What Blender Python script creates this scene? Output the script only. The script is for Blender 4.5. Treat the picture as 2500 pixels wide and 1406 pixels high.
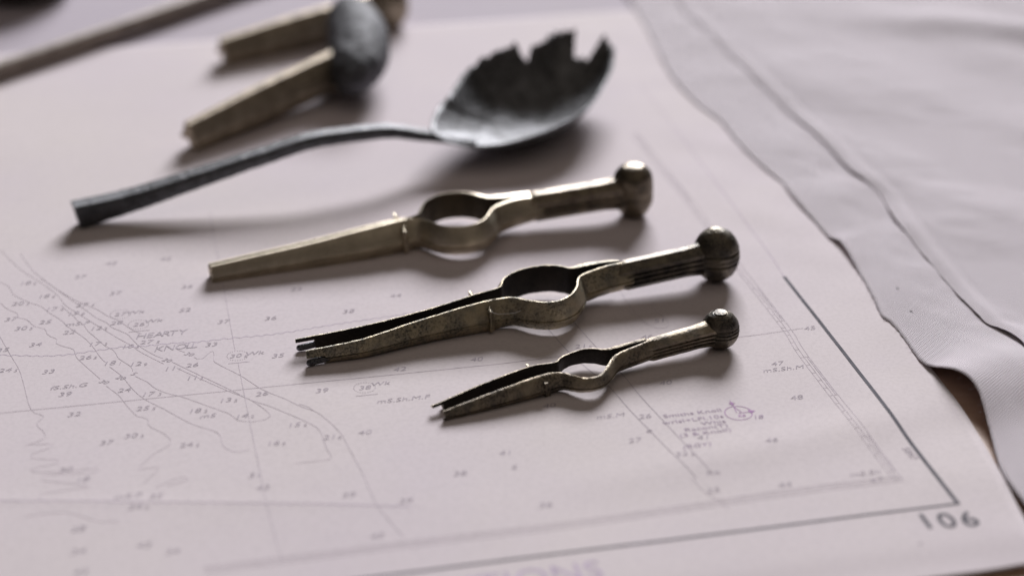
import bpy, bmesh, math, random
from mathutils import Vector, Matrix, noise

random.seed(7)
sc = bpy.context.scene
for o in list(bpy.data.objects):
    bpy.data.objects.remove(o)
S = 0.001                                    # all tables below are in millimetres

# ------------------------------------------------------------------ camera
F, PITCH, DIST = 4825.0, math.radians(26.4), 603.0
CAM = Vector((0, -DIST * math.cos(PITCH), DIST * math.sin(PITCH)))
FW = Vector((0, math.cos(PITCH), -math.sin(PITCH)))
RT = Vector((1, 0, 0))
UP = Vector((0, math.sin(PITCH), math.cos(PITCH)))
cd = bpy.data.cameras.new("camera")
cam = bpy.data.objects.new("camera", cd)
sc.collection.objects.link(cam)
cam.location = CAM * S
cam.rotation_euler = (math.pi / 2 - PITCH, 0, 0)
cd.sensor_width = 36
cd.lens = F / 2500 * 36
cd.clip_start, cd.clip_end = 0.01, 20
cd.dof.use_dof = True
cd.dof.focus_distance = 0.56
cd.dof.aperture_fstop = 5.6
sc.camera = cam

# ------------------------------------------------------------------ light
world = bpy.data.worlds.new("World")
sc.world = world
world.use_nodes = True
bg = world.node_tree.nodes["Background"]
bg.inputs[0].default_value = (1.0, 0.86, 0.76, 1)
bg.inputs[1].default_value = 0.012
ld = bpy.data.lights.new("window_light", "AREA")
ld.shape = "RECTANGLE"
ld.size, ld.size_y = 3.5, 2.75
ld.energy = 1330
ld.color = (0.97, 0.965, 1.0)
lamp = bpy.data.objects.new("window_light", ld)
sc.collection.objects.link(lamp)
lamp.location = (1.25, 8.0, 3.85)
lamp.rotation_euler = (Vector((0.02, 0.05, 0)) - lamp.location).to_track_quat("-Z", "Y").to_euler()
cl = bpy.data.lights.new("ceiling_bounce", "AREA")          # pale ceiling of the room, lit by the window
cl.shape = "SQUARE"
cl.size = 4.0
cl.energy = 9.5
cl.color = (1.0, 0.86, 0.74)
ceil = bpy.data.objects.new("ceiling_bounce", cl)
sc.collection.objects.link(ceil)
ceil.location = (0.6, -0.7, 2.0)
sc.view_settings.view_transform = "Standard"
sc.view_settings.look = "None"
sc.view_settings.exposure = 0.0
sc.view_settings.gamma = 1.0

# ------------------------------------------------------------------ helpers
def P(x, y, z=0.0):
    """point of the table-top plane at height z (mm) seen at photo position x, y"""
    d = FW + RT * ((x - 1250) / F) - UP * ((y - 703) / F)
    return CAM + d * ((z - CAM.z) / d.z)

def lerp(xs, ys):
    """smooth curve through a table (cubic, tangents limited so that it never overshoots)"""
    n = len(xs)
    d = [(ys[i+1] - ys[i]) / (xs[i+1] - xs[i]) for i in range(n - 1)]
    m = [d[0]] + [0 if d[i-1] * d[i] <= 0 else 2 * d[i-1] * d[i] / (d[i-1] + d[i]) for i in range(1, n - 1)] + [d[-1]]
    def f(x):
        if x <= xs[0]: return ys[0]
        for i in range(1, n):
            if x <= xs[i]:
                h = xs[i] - xs[i-1]; t = (x - xs[i-1]) / h
                return ((1 + 2*t) * (1-t)**2 * ys[i-1] + t * (1-t)**2 * h * m[i-1] + t*t * (3 - 2*t) * ys[i] + t*t * (t-1) * h * m[i])
        return ys[-1]
    return f

def spline(pts, step, closed=False):
    """Catmull-Rom through pts (tuples of any length), resampled at about 'step'"""
    n, out = len(pts), []
    segs = n if closed else n - 1
    g = (lambda i: pts[i % n]) if closed else (lambda i: pts[max(0, min(n - 1, i))])
    for i in range(segs):
        p0, p1, p2, p3 = g(i - 1), g(i), g(i + 1), g(i + 2)
        L = math.dist(p1, p2)
        k = max(1, int(round(L / step)))
        for j in range(k):
            t = j / k
            out.append(tuple(0.5 * ((2 * b) + (c - a) * t + (2 * a - 5 * b + 4 * c - d) * t * t + (3 * b - a - 3 * c + d) * t ** 3)
                             for a, b, c, d in zip(p0, p1, p2, p3)))
    if not closed: out.append(tuple(pts[-1]))
    return out

def nz(v, f, seed=0.0):
    return noise.noise(Vector((v[0] * f + seed, v[1] * f - seed, v[2] * f + 2 * seed)))

def build(name, bm, mat, parent=None, smooth=35, rough=0.0, seed=0.0, normals=True):
    """link a bmesh (in mm) as ONE mesh object; 'rough' wears the surface by that many mm"""
    if normals: bmesh.ops.recalc_face_normals(bm, faces=bm.faces)
    if rough:
        bm.normal_update()
        for v in bm.verts:
            d = nz(v.co, .45, seed) * .6 + nz(v.co, 1.3, seed + 5) * .4
            v.co += v.normal * d * rough
    for v in bm.verts: v.co *= S
    me = bpy.data.meshes.new(name)
    bm.to_mesh(me); bm.free()
    me.materials.append(mat)
    if smooth:
        me.shade_smooth()
        me.set_sharp_from_angle(angle=math.radians(smooth))
    o = bpy.data.objects.new(name, me)
    sc.collection.objects.link(o)
    if parent: o.parent = parent
    return o

def tag(o, label=None, cat=None, group=None, kind=None):
    if label: o["label"] = label
    if cat: o["category"] = cat
    if group: o["group"] = group
    if kind: o["kind"] = kind
    return o

def empty(name, loc, yaw=0.0, tilt=0.0):
    o = bpy.data.objects.new(name, None)
    o.empty_display_size = .01
    sc.collection.objects.link(o)
    o.location = Vector(loc) * S
    o.rotation_euler = (Matrix.Rotation(yaw, 3, "Z") @ Matrix.Rotation(-tilt, 3, "Y")).to_euler()
    return o

def rings(bm, rows, closed_u=True, caps=True):
    """skin a list of rings (lists of 3-tuples, mm)"""
    vs = [[bm.verts.new(p) for p in r] for r in rows]
    n = len(rows[0])
    for a, b in zip(vs, vs[1:]):
        for j in range(n if closed_u else n - 1):
            k = (j + 1) % n
            try: bm.faces.new((a[j], a[k], b[k], b[j]))
            except ValueError: pass
    if caps:
        for r in (vs[0], vs[-1]):
            c = Vector((0, 0, 0))
            for v in r: c += v.co
            cv = bm.verts.new(c / n)
            for j in range(n): bm.faces.new((r[j], r[(j + 1) % n], cv))
    return vs

def lathe(bm, prof, n=56, cx=0.0, cy=0.0, cz=0.0):
    rows = [[(cx + r * math.cos(2 * math.pi * i / n), cy + r * math.sin(2 * math.pi * i / n), cz + z) for i in range(n)] for r, z in prof]
    return rings(bm, rows)

def tube(bm, pts, rad, n=10):
    """round bar through 3-D points; rad is a list or number"""
    rows = []
    for i, p in enumerate(pts):
        p = Vector(p)
        t = (Vector(pts[min(i + 1, len(pts) - 1)]) - Vector(pts[max(i - 1, 0)])).normalized()
        a = t.cross(Vector((0, 0, 1)))
        a = a.normalized() if a.length > 1e-4 else Vector((1, 0, 0))
        b = a.cross(t)
        r = rad[i] if isinstance(rad, (list, tuple)) else rad
        rows.append([tuple(p + (a * math.cos(q) + b * math.sin(q)) * r) for q in [2 * math.pi * k / n for k in range(n)]])
    return rings(bm, rows)

# ------------------------------------------------------------------ materials
def mat_new(name):
    m = bpy.data.materials.new(name)
    m.use_nodes = True
    nt = m.node_tree
    return m, nt, nt.nodes["Principled BSDF"]

def node(nt, typ, **kw):
    n = nt.nodes.new(typ)
    for k, v in kw.items():
        if hasattr(n, k) and k not in ("Scale",): setattr(n, k, v)
        else: n.inputs[k].default_value = v
    return n

def ramp(nt, fac, stops):
    r = nt.nodes.new("ShaderNodeValToRGB")
    e = r.color_ramp.elements
    e[0].position, e[0].color = stops[0]
    e[1].position, e[1].color = stops[-1]
    for p, c in stops[1:-1]:
        q = e.new(p); q.color = c
    nt.links.new(fac, r.inputs[0])
    return r

def rgb(r, g, b): return (r, g, b, 1)

def metal(name, base, patina, dark, amount, rough, bump, grain, metallic=.9):
    """worn metal: clean colour, patina in patches, dark dirt in pits, grain relief"""
    m, nt, b = mat_new(name)
    tc = nt.nodes.new("ShaderNodeTexCoord")
    big = node(nt, "ShaderNodeTexNoise", Scale=190.0, Detail=6.0, Roughness=.62)
    fine = node(nt, "ShaderNodeTexNoise", Scale=grain, Detail=5.0, Roughness=.65)
    pits = node(nt, "ShaderNodeTexVoronoi", Scale=grain * .45)
    for n in (big, fine, pits): nt.links.new(tc.outputs["Object"], n.inputs["Vector"])
    r1 = ramp(nt, big.outputs[0], [(.5 - amount, rgb(*base)), (.5 + .25 - amount * .5, rgb(*patina))])
    r2 = ramp(nt, fine.outputs[0], [(.34, rgb(1, 1, 1)), (.56, rgb(0, 0, 0))])
    mx = nt.nodes.new("ShaderNodeMix"); mx.data_type = "RGBA"
    ma = node(nt, "ShaderNodeMath", operation="MULTIPLY"); ma.inputs[1].default_value = min(1, bump * 3.2)
    nt.links.new(r2.outputs[0], ma.inputs[0])
    wear = node(nt, "ShaderNodeTexNoise", Scale=95.0, Detail=4.0, Roughness=.55)
    nt.links.new(tc.outputs["Object"], wear.inputs["Vector"])
    wr = nt.nodes.new("ShaderNodeMapRange")
    wr.inputs[1].default_value, wr.inputs[2].default_value = .38, .62
    wr.inputs[3].default_value, wr.inputs[4].default_value = .08, 1.25
    nt.links.new(wear.outputs[0], wr.inputs[0])
    mb = node(nt, "ShaderNodeMath", operation="MULTIPLY")
    mb.use_clamp = True
    nt.links.new(ma.outputs[0], mb.inputs[0]); nt.links.new(wr.outputs[0], mb.inputs[1])
    nt.links.new(mb.outputs[0], mx.inputs[0])
    nt.links.new(r1.outputs[0], mx.inputs[6]); mx.inputs[7].default_value = rgb(*dark)
    nt.links.new(mx.outputs[2], b.inputs["Base Color"])
    rr = nt.nodes.new("ShaderNodeMapRange")
    rr.inputs[3].default_value, rr.inputs[4].default_value = rough - .1, rough + .22
    nt.links.new(big.outputs[0], rr.inputs[0]); nt.links.new(rr.outputs[0], b.inputs["Roughness"])
    b.inputs["Metallic"].default_value = metallic
    add = node(nt, "ShaderNodeMath", operation="ADD")
    ms = node(nt, "ShaderNodeMath", operation="MULTIPLY"); ms.inputs[1].default_value = .35
    nt.links.new(pits.outputs[0], ms.inputs[0])
    nt.links.new(fine.outputs[0], add.inputs[0]); nt.links.new(ms.outputs[0], add.inputs[1])
    bp = node(nt, "ShaderNodeBump", Strength=bump, Distance=.0004)
    nt.links.new(add.outputs[0], bp.inputs["Height"]); nt.links.new(bp.outputs[0], b.inputs["Normal"])
    return m

M_BRASS = metal("polished_old_brass", (.60, .53, .415), (.47, .415, .315), (.17, .145, .105), .1, .38, .1, 2600)
M_BRASS2 = metal("pitted_bronze", (.50, .43, .30), (.25, .24, .205), (.11, .105, .09), .1, .38, .85, 1450)
M_BRASS3 = metal("worn_dark_bronze", (.38, .32, .235), (.20, .178, .15), (.08, .07, .06), .12, .44, .7, 1500)
M_HINGE1 = metal("dark_hinge_brass", (.24, .20, .145), (.10, .086, .068), (.04, .036, .032), .08, .36, .16, 2200)
M_HINGE2 = metal("blackened_hinge_bronze", (.19, .165, .125), (.075, .07, .066), (.035, .035, .036), .08, .38, .35, 2000)
M_INNER = metal("black_inner_metal", (.055, .045, .038), (.035, .03, .028), (.02, .018, .018), .1, .55, .3, 2000, .5)
M_INNER1 = metal("brown_inner_metal", (.13, .105, .07), (.08, .066, .047), (.04, .034, .028), .1, .5, .15, 2000, .6)
M_STEEL = metal("dark_steel", (.17, .172, .185), (.08, .08, .09), (.03, .03, .035), .1, .28, .5, 1300)
M_PEWTER = metal("dark_pitted_pewter", (.085, .088, .098), (.05, .051, .057), (.022, .022, .025), .12, .40, 1.0, 800, .4)
M_BOWL = metal("pitted_pewter_bowl", (.20, .203, .215), (.105, .107, .112), (.04, .038, .038), .1, .44, 1.0, 620, .5)
M_LUMP = metal("corroded_grey_iron", (.12, .12, .132), (.075, .076, .085), (.035, .035, .04), .12, .66, 1.0, 380, .25)
M_BLURBRASS = metal("golden_brass", (.46, .39, .30), (.28, .24, .185), (.14, .115, .085), .1, .46, .12, 1500)
M_ROD = metal("brown_rod_metal", (.36, .305, .265), (.26, .22, .19), (.12, .1, .09), .1, .5, .15, 900, .35)
M_BLACK = metal("black_iron", (.11, .09, .085), (.08, .07, .065), (.05, .045, .045), .1, .6, .3, 700, .3)

def paper_mat(name, c0, c1):
    m, nt, b = mat_new(name)
    tc = nt.nodes.new("ShaderNodeTexCoord")
    n1 = node(nt, "ShaderNodeTexNoise", Scale=14.0, Detail=4.0)
    n2 = node(nt, "ShaderNodeTexNoise", Scale=1500.0, Detail=3.0)
    for n in (n1, n2): nt.links.new(tc.outputs["Object"], n.inputs["Vector"])
    r = ramp(nt, n1.outputs[0], [(.3, rgb(*c0)), (.7, rgb(*c1))])
    n3 = node(nt, "ShaderNodeTexNoise", Scale=5.5, Detail=5.0, Roughness=.6)           # yellowed patches and handling marks
    n4 = node(nt, "ShaderNodeTexNoise", Scale=900.0, Detail=2.0)                        # paper fibre
    for n in (n3, n4): nt.links.new(tc.outputs["Object"], n.inputs["Vector"])
    yr = nt.nodes.new("ShaderNodeMapRange")
    yr.inputs[1].default_value, yr.inputs[2].default_value, yr.inputs[3].default_value, yr.inputs[4].default_value = .48, .72, 0.0, .4
    nt.links.new(n3.outputs[0], yr.inputs[0])
    yx = nt.nodes.new("ShaderNodeMix"); yx.data_type = "RGBA"
    nt.links.new(yr.outputs[0], yx.inputs[0]); nt.links.new(r.outputs[0], yx.inputs[6])
    yx.inputs[7].default_value = rgb(c1[0] * .98, c1[1] * 1.0, c1[2] * .9)
    fr = ramp(nt, n4.outputs[0], [(.3, rgb(.93, .93, .93)), (.6, rgb(1, 1, 1))])
    fx = nt.nodes.new("ShaderNodeMix"); fx.data_type = "RGBA"; fx.blend_type = "MULTIPLY"; fx.inputs[0].default_value = 1.0
    nt.links.new(yx.outputs[2], fx.inputs[6]); nt.links.new(fr.outputs[0], fx.inputs[7])
    nt.links.new(fx.outputs[2], b.inputs["Base Color"])
    b.inputs["Roughness"].default_value = .8
    b.inputs["Specular IOR Level"].default_value = .06
    bp = node(nt, "ShaderNodeBump", Strength=.12, Distance=.0001)
    nt.links.new(n2.outputs[0], bp.inputs["Height"]); nt.links.new(bp.outputs[0], b.inputs["Normal"])
    return m
M_PAPER = paper_mat("chart_paper", (.765, .69, .728), (.797, .723, .742))
M_PAPER2 = paper_mat("under_sheet_paper", (.56, .505, .57), (.60, .545, .60))

def ink(name, c):
    m, nt, b = mat_new(name)
    tc = nt.nodes.new("ShaderNodeTexCoord")
    n = node(nt, "ShaderNodeTexNoise", Scale=420.0, Detail=3.0)
    nt.links.new(tc.outputs["Object"], n.inputs["Vector"])
    r = ramp(nt, n.outputs[0], [(.3, rgb(*[v * .8 for v in c])), (.75, rgb(*[min(1, v * 1.25) for v in c]))])
    nt.links.new(r.outputs[0], b.inputs["Base Color"])
    b.inputs["Roughness"].default_value = .9
    b.inputs["Specular IOR Level"].default_value = .1
    return m
M_INK = ink("grey_ink", (.50, .445, .495))
M_INKLINE = ink("pale_grey_ink", (.635, .57, .62))
M_INKBLACK = ink("black_ink", (.15, .145, .165))
M_MAGENTA = ink("magenta_ink", (.50, .30, .53))
M_LILAC = ink("lilac_ink", (.60, .50, .64))

def cloth_mat():
    m, nt, b = mat_new("white_woven_cotton")
    tc = nt.nodes.new("ShaderNodeTexCoord")
    mp = nt.nodes.new("ShaderNodeMapping")
    mp.inputs["Rotation"].default_value = (0, 0, math.radians(38))
    nt.links.new(tc.outputs["Object"], mp.inputs["Vector"])
    wob = node(nt, "ShaderNodeTexNoise", Scale=60.0, Detail=2.0)
    nt.links.new(tc.outputs["Object"], wob.inputs["Vector"])
    w = []
    for d in ("X", "Y"):
        t = node(nt, "ShaderNodeTexWave", bands_direction=d, Scale=430.0, Distortion=.35, Detail=1.0)
        t.inputs["Detail Scale"].default_value = .3
        nt.links.new(mp.outputs[0], t.inputs["Vector"]); w.append(t)
    mul = node(nt, "ShaderNodeMath", operation="MULTIPLY")
    nt.links.new(w[0].outputs[1], mul.inputs[0]); nt.links.new(w[1].outputs[1], mul.inputs[1])
    r = ramp(nt, mul.outputs[0], [(0.0, rgb(.58, .52, .56)), (.42, rgb(.84, .77, .815))])
    nt.links.new(r.outputs[0], b.inputs["Base Color"])
    b.inputs["Roughness"].default_value = .9
    b.inputs["Sheen Weight"].default_value = .15
    bp = node(nt, "ShaderNodeBump", Strength=.8, Distance=.0003)
    nt.links.new(mul.outputs[0], bp.inputs["Height"]); nt.links.new(bp.outputs[0], b.inputs["Normal"])
    return m
M_CLOTH = cloth_mat()

def wood_mat():
    m, nt, b = mat_new("brown_table_wood")
    tc = nt.nodes.new("ShaderNodeTexCoord")
    mp = nt.nodes.new("ShaderNodeMapping"); mp.inputs["Scale"].default_value = (1, 9, 1)
    nt.links.new(tc.outputs["Object"], mp.inputs["Vector"])
    n = node(nt, "ShaderNodeTexNoise", Scale=22.0, Detail=8.0, Roughness=.6)
    nt.links.new(mp.outputs[0], n.inputs["Vector"])
    r = ramp(nt, n.outputs[0], [(.3, rgb(.55, .35, .25)), (.7, rgb(.68, .48, .37))])
    nt.links.new(r.outputs[0], b.inputs["Base Color"])
    b.inputs["Roughness"].default_value = .45
    return m
M_WOOD = wood_mat()

# ------------------------------------------------------------------ table top
TABLE_Z = -1.4
bm = bmesh.new()
T = [(-900, -420), (900, -420), (900, 900), (-900, 900)]
top = [bm.verts.new((x, y, TABLE_Z)) for x, y in T]
bot = [bm.verts.new((x, y, TABLE_Z - 28)) for x, y in T]
bm.faces.new(top); bm.faces.new(bot[::-1])
for i in range(4): bm.faces.new((top[i], bot[i], bot[(i+1) % 4], top[(i+1) % 4]))
tag(build("table_top", bm, M_WOOD, smooth=0), "brown wooden table top under the chart and cloth", None, None, "structure")

# ------------------------------------------------------------------ chart sheet
AZ = math.radians(12.4)
EAST = Vector((math.cos(AZ), math.sin(AZ), 0))
NORTH = Vector((-math.sin(AZ), math.cos(AZ), 0))
CORNER = P(2341, 1226)                       # corner of the thick border line
def uv(p): q = p - CORNER; return q.dot(EAST), q.dot(NORTH)
def xy(u, v): return CORNER + EAST * u + NORTH * v

RIDGE_A, RIDGE_B = uv(P(1600, 1150)), uv(P(2080, 1045))
FOLD_A, FOLD_B = uv(P(0, 1223)), uv(P(900, 1232))
def pz(u, v):
    """height of the chart surface over the table-plane origin"""
    z = .25
    z += .22 * noise.noise(Vector((u * .013, v * .013, 1.3)))
    z += .07 * noise.noise(Vector((u * .035, v * .035, 7.1)))
    dx, dy = RIDGE_B[0] - RIDGE_A[0], RIDGE_B[1] - RIDGE_A[1]
    L = math.hypot(dx, dy)
    d = ((u - RIDGE_A[0]) * -dy + (v - RIDGE_A[1]) * dx) / L
    t = ((u - RIDGE_A[0]) * dx + (v - RIDGE_A[1]) * dy) / L
    z += .5 * math.exp(-(d / 9) ** 2) / (1 + math.exp(-(t + 8) / 14)) / (1 + math.exp((t - L - 25) / 12))
    z += 1.5 / (1 + math.exp(-(u - 8) / 7)) / (1 + math.exp((v - 5) / 14))      # corner lifts a little
    z += .35 * noise.noise(Vector((u * .05, v * .045, 11))) / (1 + math.exp(-(u + 6) / 5))
    dx, dy = FOLD_B[0] - FOLD_A[0], FOLD_B[1] - FOLD_A[1]
    L = math.hypot(dx, dy)
    d = ((u - FOLD_A[0]) * -dy + (v - FOLD_A[1]) * dx) / L
    t = ((u - FOLD_A[0]) * dx + (v - FOLD_A[1]) * dy) / L
    z += .13 * math.exp(-abs(d) / 2.2) / (1 + math.exp((t - L) / 10))
    z -= .8 / (1 + math.exp((v + 21) / 2.2)) * .6
    return z
def on_chart(x, y):
    z = 0.25
    for _ in range(3):
        u, v = uv(P(x, y, z)); z = pz(u, v)
    return u, v

edge = [on_chart(*q) for q in [(1690, 40), (1990, 420), (2120, 640), (2270, 893), (2345, 990), (2430, 1130), (2500, 1262), (2556, 1366)]]
edge.sort(key=lambda q: q[1])
eu = lerp([q[1] for q in edge], [q[0] for q in edge])
vbot = on_chart(2420, 1394)[1]
vtop = on_chart(1300, 44)[1]
NU, NV = 190, 300
bm = bmesh.new()
rows = []
for j in range(NV + 1):
    v = vbot + (vtop - vbot) * j / NV
    row = []
    for i in range(NU + 1):
        u1 = eu(v)
        u = -480 + (u1 + 480) * (i / NU)
        vv = v + (.25 * nz((u * .06, 0, 0), 1) if j == 0 else 0)
        q = xy(u, vv)
        row.append(bm.verts.new((q.x, q.y, pz(u, vv))))
    rows.append(row)
for a, b in zip(rows, rows[1:]):
    for i in range(NU): bm.faces.new((a[i], a[i+1], b[i+1], b[i]))
chart = build("nautical_chart", bm, M_PAPER, smooth=180, normals=False)
sol = chart.modifiers.new("sheet", "SOLIDIFY"); sol.thickness = .00022; sol.offset = -1
tag(chart, "large pinkish white nautical chart sheet with depth soundings and a bold corner frame numbered 106", "chart")

LIFT = .055
def to3(u, v):
    q = xy(u, v)
    return (q.x, q.y, pz(u, v) + LIFT)

def ribbon(bm, pts, width, step=1.6, dash=None):
    """flat ink line through (u, v) points"""
    pts = spline(pts, step) if len(pts) > 2 else [(pts[0][0] + (pts[1][0] - pts[0][0]) * t / max(1, int(math.dist(*pts) / 3)),
           pts[0][1] + (pts[1][1] - pts[0][1]) * t / max(1, int(math.dist(*pts) / 3))) for t in range(max(1, int(math.dist(*pts) / 3)) + 1)]
    prev = None
    for i, p in enumerate(pts):
        a, b = pts[max(i - 1, 0)], pts[min(i + 1, len(pts) - 1)]
        L = math.dist(a, b) or 1
        nx, ny = -(b[1] - a[1]) / L, (b[0] - a[0]) / L
        w = width / 2
        cur = (bm.verts.new(to3(p[0] + nx * w, p[1] + ny * w)), bm.verts.new(to3(p[0] - nx * w, p[1] - ny * w)))
        if prev and not (dash and i % 2): bm.faces.new((prev[0], prev[1], cur[1], cur[0]))
        prev = cur

def px(*pts): return [on_chart(*q) for q in pts]

# depth contours
CONT = [
 [(0,821),(25,865),(50,910),(70,985),(80,1003),(85,1008),(107,1016),(90,1035),(105,1052),(110,1065),(95,1077),(64,1086),(128,1083),(120,1093),(78,1108),(75,1118),(145,1122),(140,1130),(75,1145),(80,1152),(160,1150),(240,1142),(235,1152),(105,1160),(102,1172),(160,1178),(215,1187),(160,1196),(100,1206),(100,1220)],
 [(0,739),(20,755),(42,765),(45,775),(65,780),(85,797),(110,803),(115,815),(125,822),(140,828),(137,838),(160,847),(180,853),(186,870),(200,885),(245,925)],
 [(260,942),(290,965),(310,990),(335,1015),(360,1022),(365,1040),(400,1058),(417,1075),(415,1085),(375,1108),(350,1130),(340,1145),(385,1140),(380,1152),(350,1180)],
 [(0,690),(20,698),(35,720),(65,735),(80,741),(105,750),(115,760),(150,782),(165,797),(182,808),(210,828),(230,850),(245,872),(258,884)],
 [(268,895),(300,920),(320,945),(350,972),(400,998),(470,1035),(530,1055),(540,1072),(545,1088),(570,1102),(610,1098)],
 [(150,745),(165,760),(180,772),(190,783),(205,793),(215,808),(235,825),(258,845),(275,853),(285,865),(290,875),(320,895),(324,906)],
 [(330,918),(345,925),(360,932),(380,948),(410,960),(440,967),(500,988),(560,1010),(580,1025),(610,1029),(650,1023),(660,1015),(650,1002),(610,975),(560,955),(480,920),(432,898)],
 [(0,610),(30,640),(60,665),(100,690),(140,720),(160,745),(190,765),(250,802),(300,832),(320,842),(345,860),(400,888)],
 [(50,620),(80,660),(110,685),(150,715),(200,750),(235,775),(260,787),(275,800),(310,815),(325,830),(345,848),(380,868),(398,874)],
 [(420,883),(480,912),(560,950),(610,975),(660,992),(750,1030),(780,1050),(790,1075),(800,1100),(805,1120),(720,1130)],
 [(100,680),(130,700),(170,725),(200,740),(240,757),(260,770),(290,783),(320,803),(345,815)],
 [(432,853),(452,860)],[(474,872),(482,876),(495,875),(512,860),(520,857),(523,868),(522,880),(535,890),(590,918),(640,950),(700,975),(735,992),(780,1010),(830,1055),(850,1090),(890,1165),(920,1230),(985,1310)],
 [(730,986),(750,992),(766,1002)],
 [(1500,690),(1530,735),(1550,762),(1575,788),(1605,801),(1627,800),(1632,790),(1620,775),(1600,758),(1588,742)],
 [(1690,1165),(1720,1200),(1770,1230),(1775,1245)], [(380,1190),(440,1165),(460,1170),(410,1185)], [(60,1260),(160,1250),(240,1272),(290,1270)],
]
bm = bmesh.new()
for c in CONT: ribbon(bm, px(*c), .16)
con = build("depth_contours", bm, M_INKLINE, chart, smooth=0, normals=False); tag(con, kind="stuff")

# grid lines, range lines
bm = bmesh.new()
for c in [[(512,520),(549,718),(574,855)], [(582,887),(603,995),(629,1123),(655,1245),(690,1372)],
          [(-60,1013),(0,1008),(443,965),(800,930),(1200,890),(1364,870),(1802,823),(1961,801)]]:
    ribbon(bm, px(*c), .19)
tag(build("grid_lines", bm, M_INKLINE, chart, smooth=0, normals=False), kind="stuff")
bm = bmesh.new()
for c in [[(1335,800),(1387,858),(1427,894),(1486,943),(1540,1003),(1591,1055),(1622,1087),(1700,1165)],
          [(1395,780),(1456,848),(1525,920),(1560,963),(1627,1035),(1679,1090),(1730,1145)]]:
    ribbon(bm, px(*c), .2)
tag(build("track_lines", bm, M_INK, chart, smooth=0, normals=False), kind="stuff")

# wavy cable lines
bm = bmesh.new()
for c, amp in [([(-20,866),(60,868),(110,869),(160,866),(185,863),(240,855),(300,847),(350,845),(420,838),(480,835),(560,826),(650,818),(720,808),(830,790),(1000,765),(1180,737)], .33),
               ([(-20,1222),(200,1222),(330,1225),(450,1225),(650,1228),(800,1230),(1000,1236)], .3)]:
    p = spline(px(*c), .55)
    out = []
    for i, q in enumerate(p): out.append((q[0], q[1] + amp * math.sin(i * .55 * 2 * math.pi / 3.0)))
    ribbon(bm, out, .16, .5)
tag(build("cable_lines", bm, ink("faint_violet_ink", (.55, .48, .60)), chart, smooth=0, normals=False), kind="stuff")

# frame
bm = bmesh.new()
ribbon(bm, px((2337,1226),(2290,1166),(2220,1075),(2135,957),(2015,803),(1914,675)), 1.1)
ribbon(bm, px((2344,1228),(2240,1241),(2100,1258),(1900,1284),(1700,1309),(1350,1352),(964,1401),(600,1446)), .8)
tag(build("frame_line", bm, M_INKBLACK, chart, smooth=0, normals=False), "bold black frame line")
bm = bmesh.new()
inner = px((2206,1172),(2140,1085),(2074,998),(1969,863),(1933,806),(1852,701),(1810,648),(1700,502),(1560,330))
inb = px((2206,1174),(2100,1186),(1900,1212),(1700,1242),(1380,1288),(1092,1323),(900,1347),(500,1398))
for off in (0, -1.35, -2.5):
    ribbon(bm, [(u + off, v) for u, v in inner], .17)
    ribbon(bm, [(u, v - off) for u, v in inb], .17)
dense = spline(inner, .5)
acc, last, k = 0, dense[0], 0
for q in dense:
    acc += math.dist(q, last); last = q
    if acc > 4.2:
        acc = 0; k += 1
        if k % 5 == 0: ribbon(bm, [(q[0] - 2.5, q[1]), (q[0], q[1])], .17)
        else: ribbon(bm, [(q[0] - 2.5, q[1]), (q[0] - 1.35, q[1])], .15)
        if (k // 5) % 2 == 0: ribbon(bm, [(q[0] - .5, q[1]), (q[0] - .5, q[1] + 4.2)], .3)
tag(build("scale_border", bm, M_INKLINE, chart, smooth=0, normals=False), kind="stuff")
bm = bmesh.new()
ribbon(bm, px((1914,675),(1870,608),(1780,488),(1660,330),(1560,205)), .14)
tag(build("fold_line", bm, M_LILAC, chart, smooth=0, normals=False), kind="stuff")

# lettering
_tc = {}
def glyphs(s, italic, bold=False):
    if (s, italic, bold) not in _tc:
        c = bpy.data.curves.new("lettering", "FONT")
        c.body = s; c.size = 1; c.shear = .28 if italic else 0; c.resolution_u = 3
        c.offset = .012 if bold else -.003
        o = bpy.data.objects.new("lettering", c)
        sc.collection.objects.link(o)
        me = o.to_mesh()
        vs = [(v.co.x, v.co.y) for v in me.vertices]; fs = [tuple(p.vertices) for p in me.polygons]
        o.to_mesh_clear()
        bpy.data.objects.remove(o); bpy.data.curves.remove(c)
        _tc[(s, italic, bold)] = (vs, fs, max([v[0] for v in vs] + [0]))
    return _tc[(s, italic, bold)]

def text(bm, s, at, size, align="C", italic=True, rot=0.0, stretch=1.0, bold=False):
    """print s with its centre (or left/right baseline end) at chart position at=(u,v)"""
    vs, fs, w = glyphs(s, italic, bold)
    ox = {"C": -w / 2, "L": 0, "R": -w}[align]
    oy = -.35 if align == "C" else 0
    c, n = math.cos(rot), math.sin(rot)
    vv = []
    for x, y in vs:
        x, y = (x + ox) * size * stretch, (y + oy) * size
        vv.append(bm.verts.new(to3(at[0] + x * c - y * n, at[1] + x * n + y * c)))
    for f in fs:
        try: bm.faces.new([vv[i] for i in f])
        except ValueError: pass
    return w * size * stretch

def sounding(bm, s, x, y, size=3.25):
    a = on_chart(x, y)
    if "_" in s:
        m, sub = s.split("_")
        w = glyphs(m, True)[2] * size * 1.15; w2 = glyphs(sub, True)[2] * size * .7
        text(bm, m, (a[0] - w2 / 2, a[1]), size, "C", True, 0, 1.15)
        text(bm, sub, (a[0] - w2 / 2 + w / 2 + .25, a[1] - size * .5), size * .68, "L")
    else:
        text(bm, s, a, size, "C", True, 0, 1.15)

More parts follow.
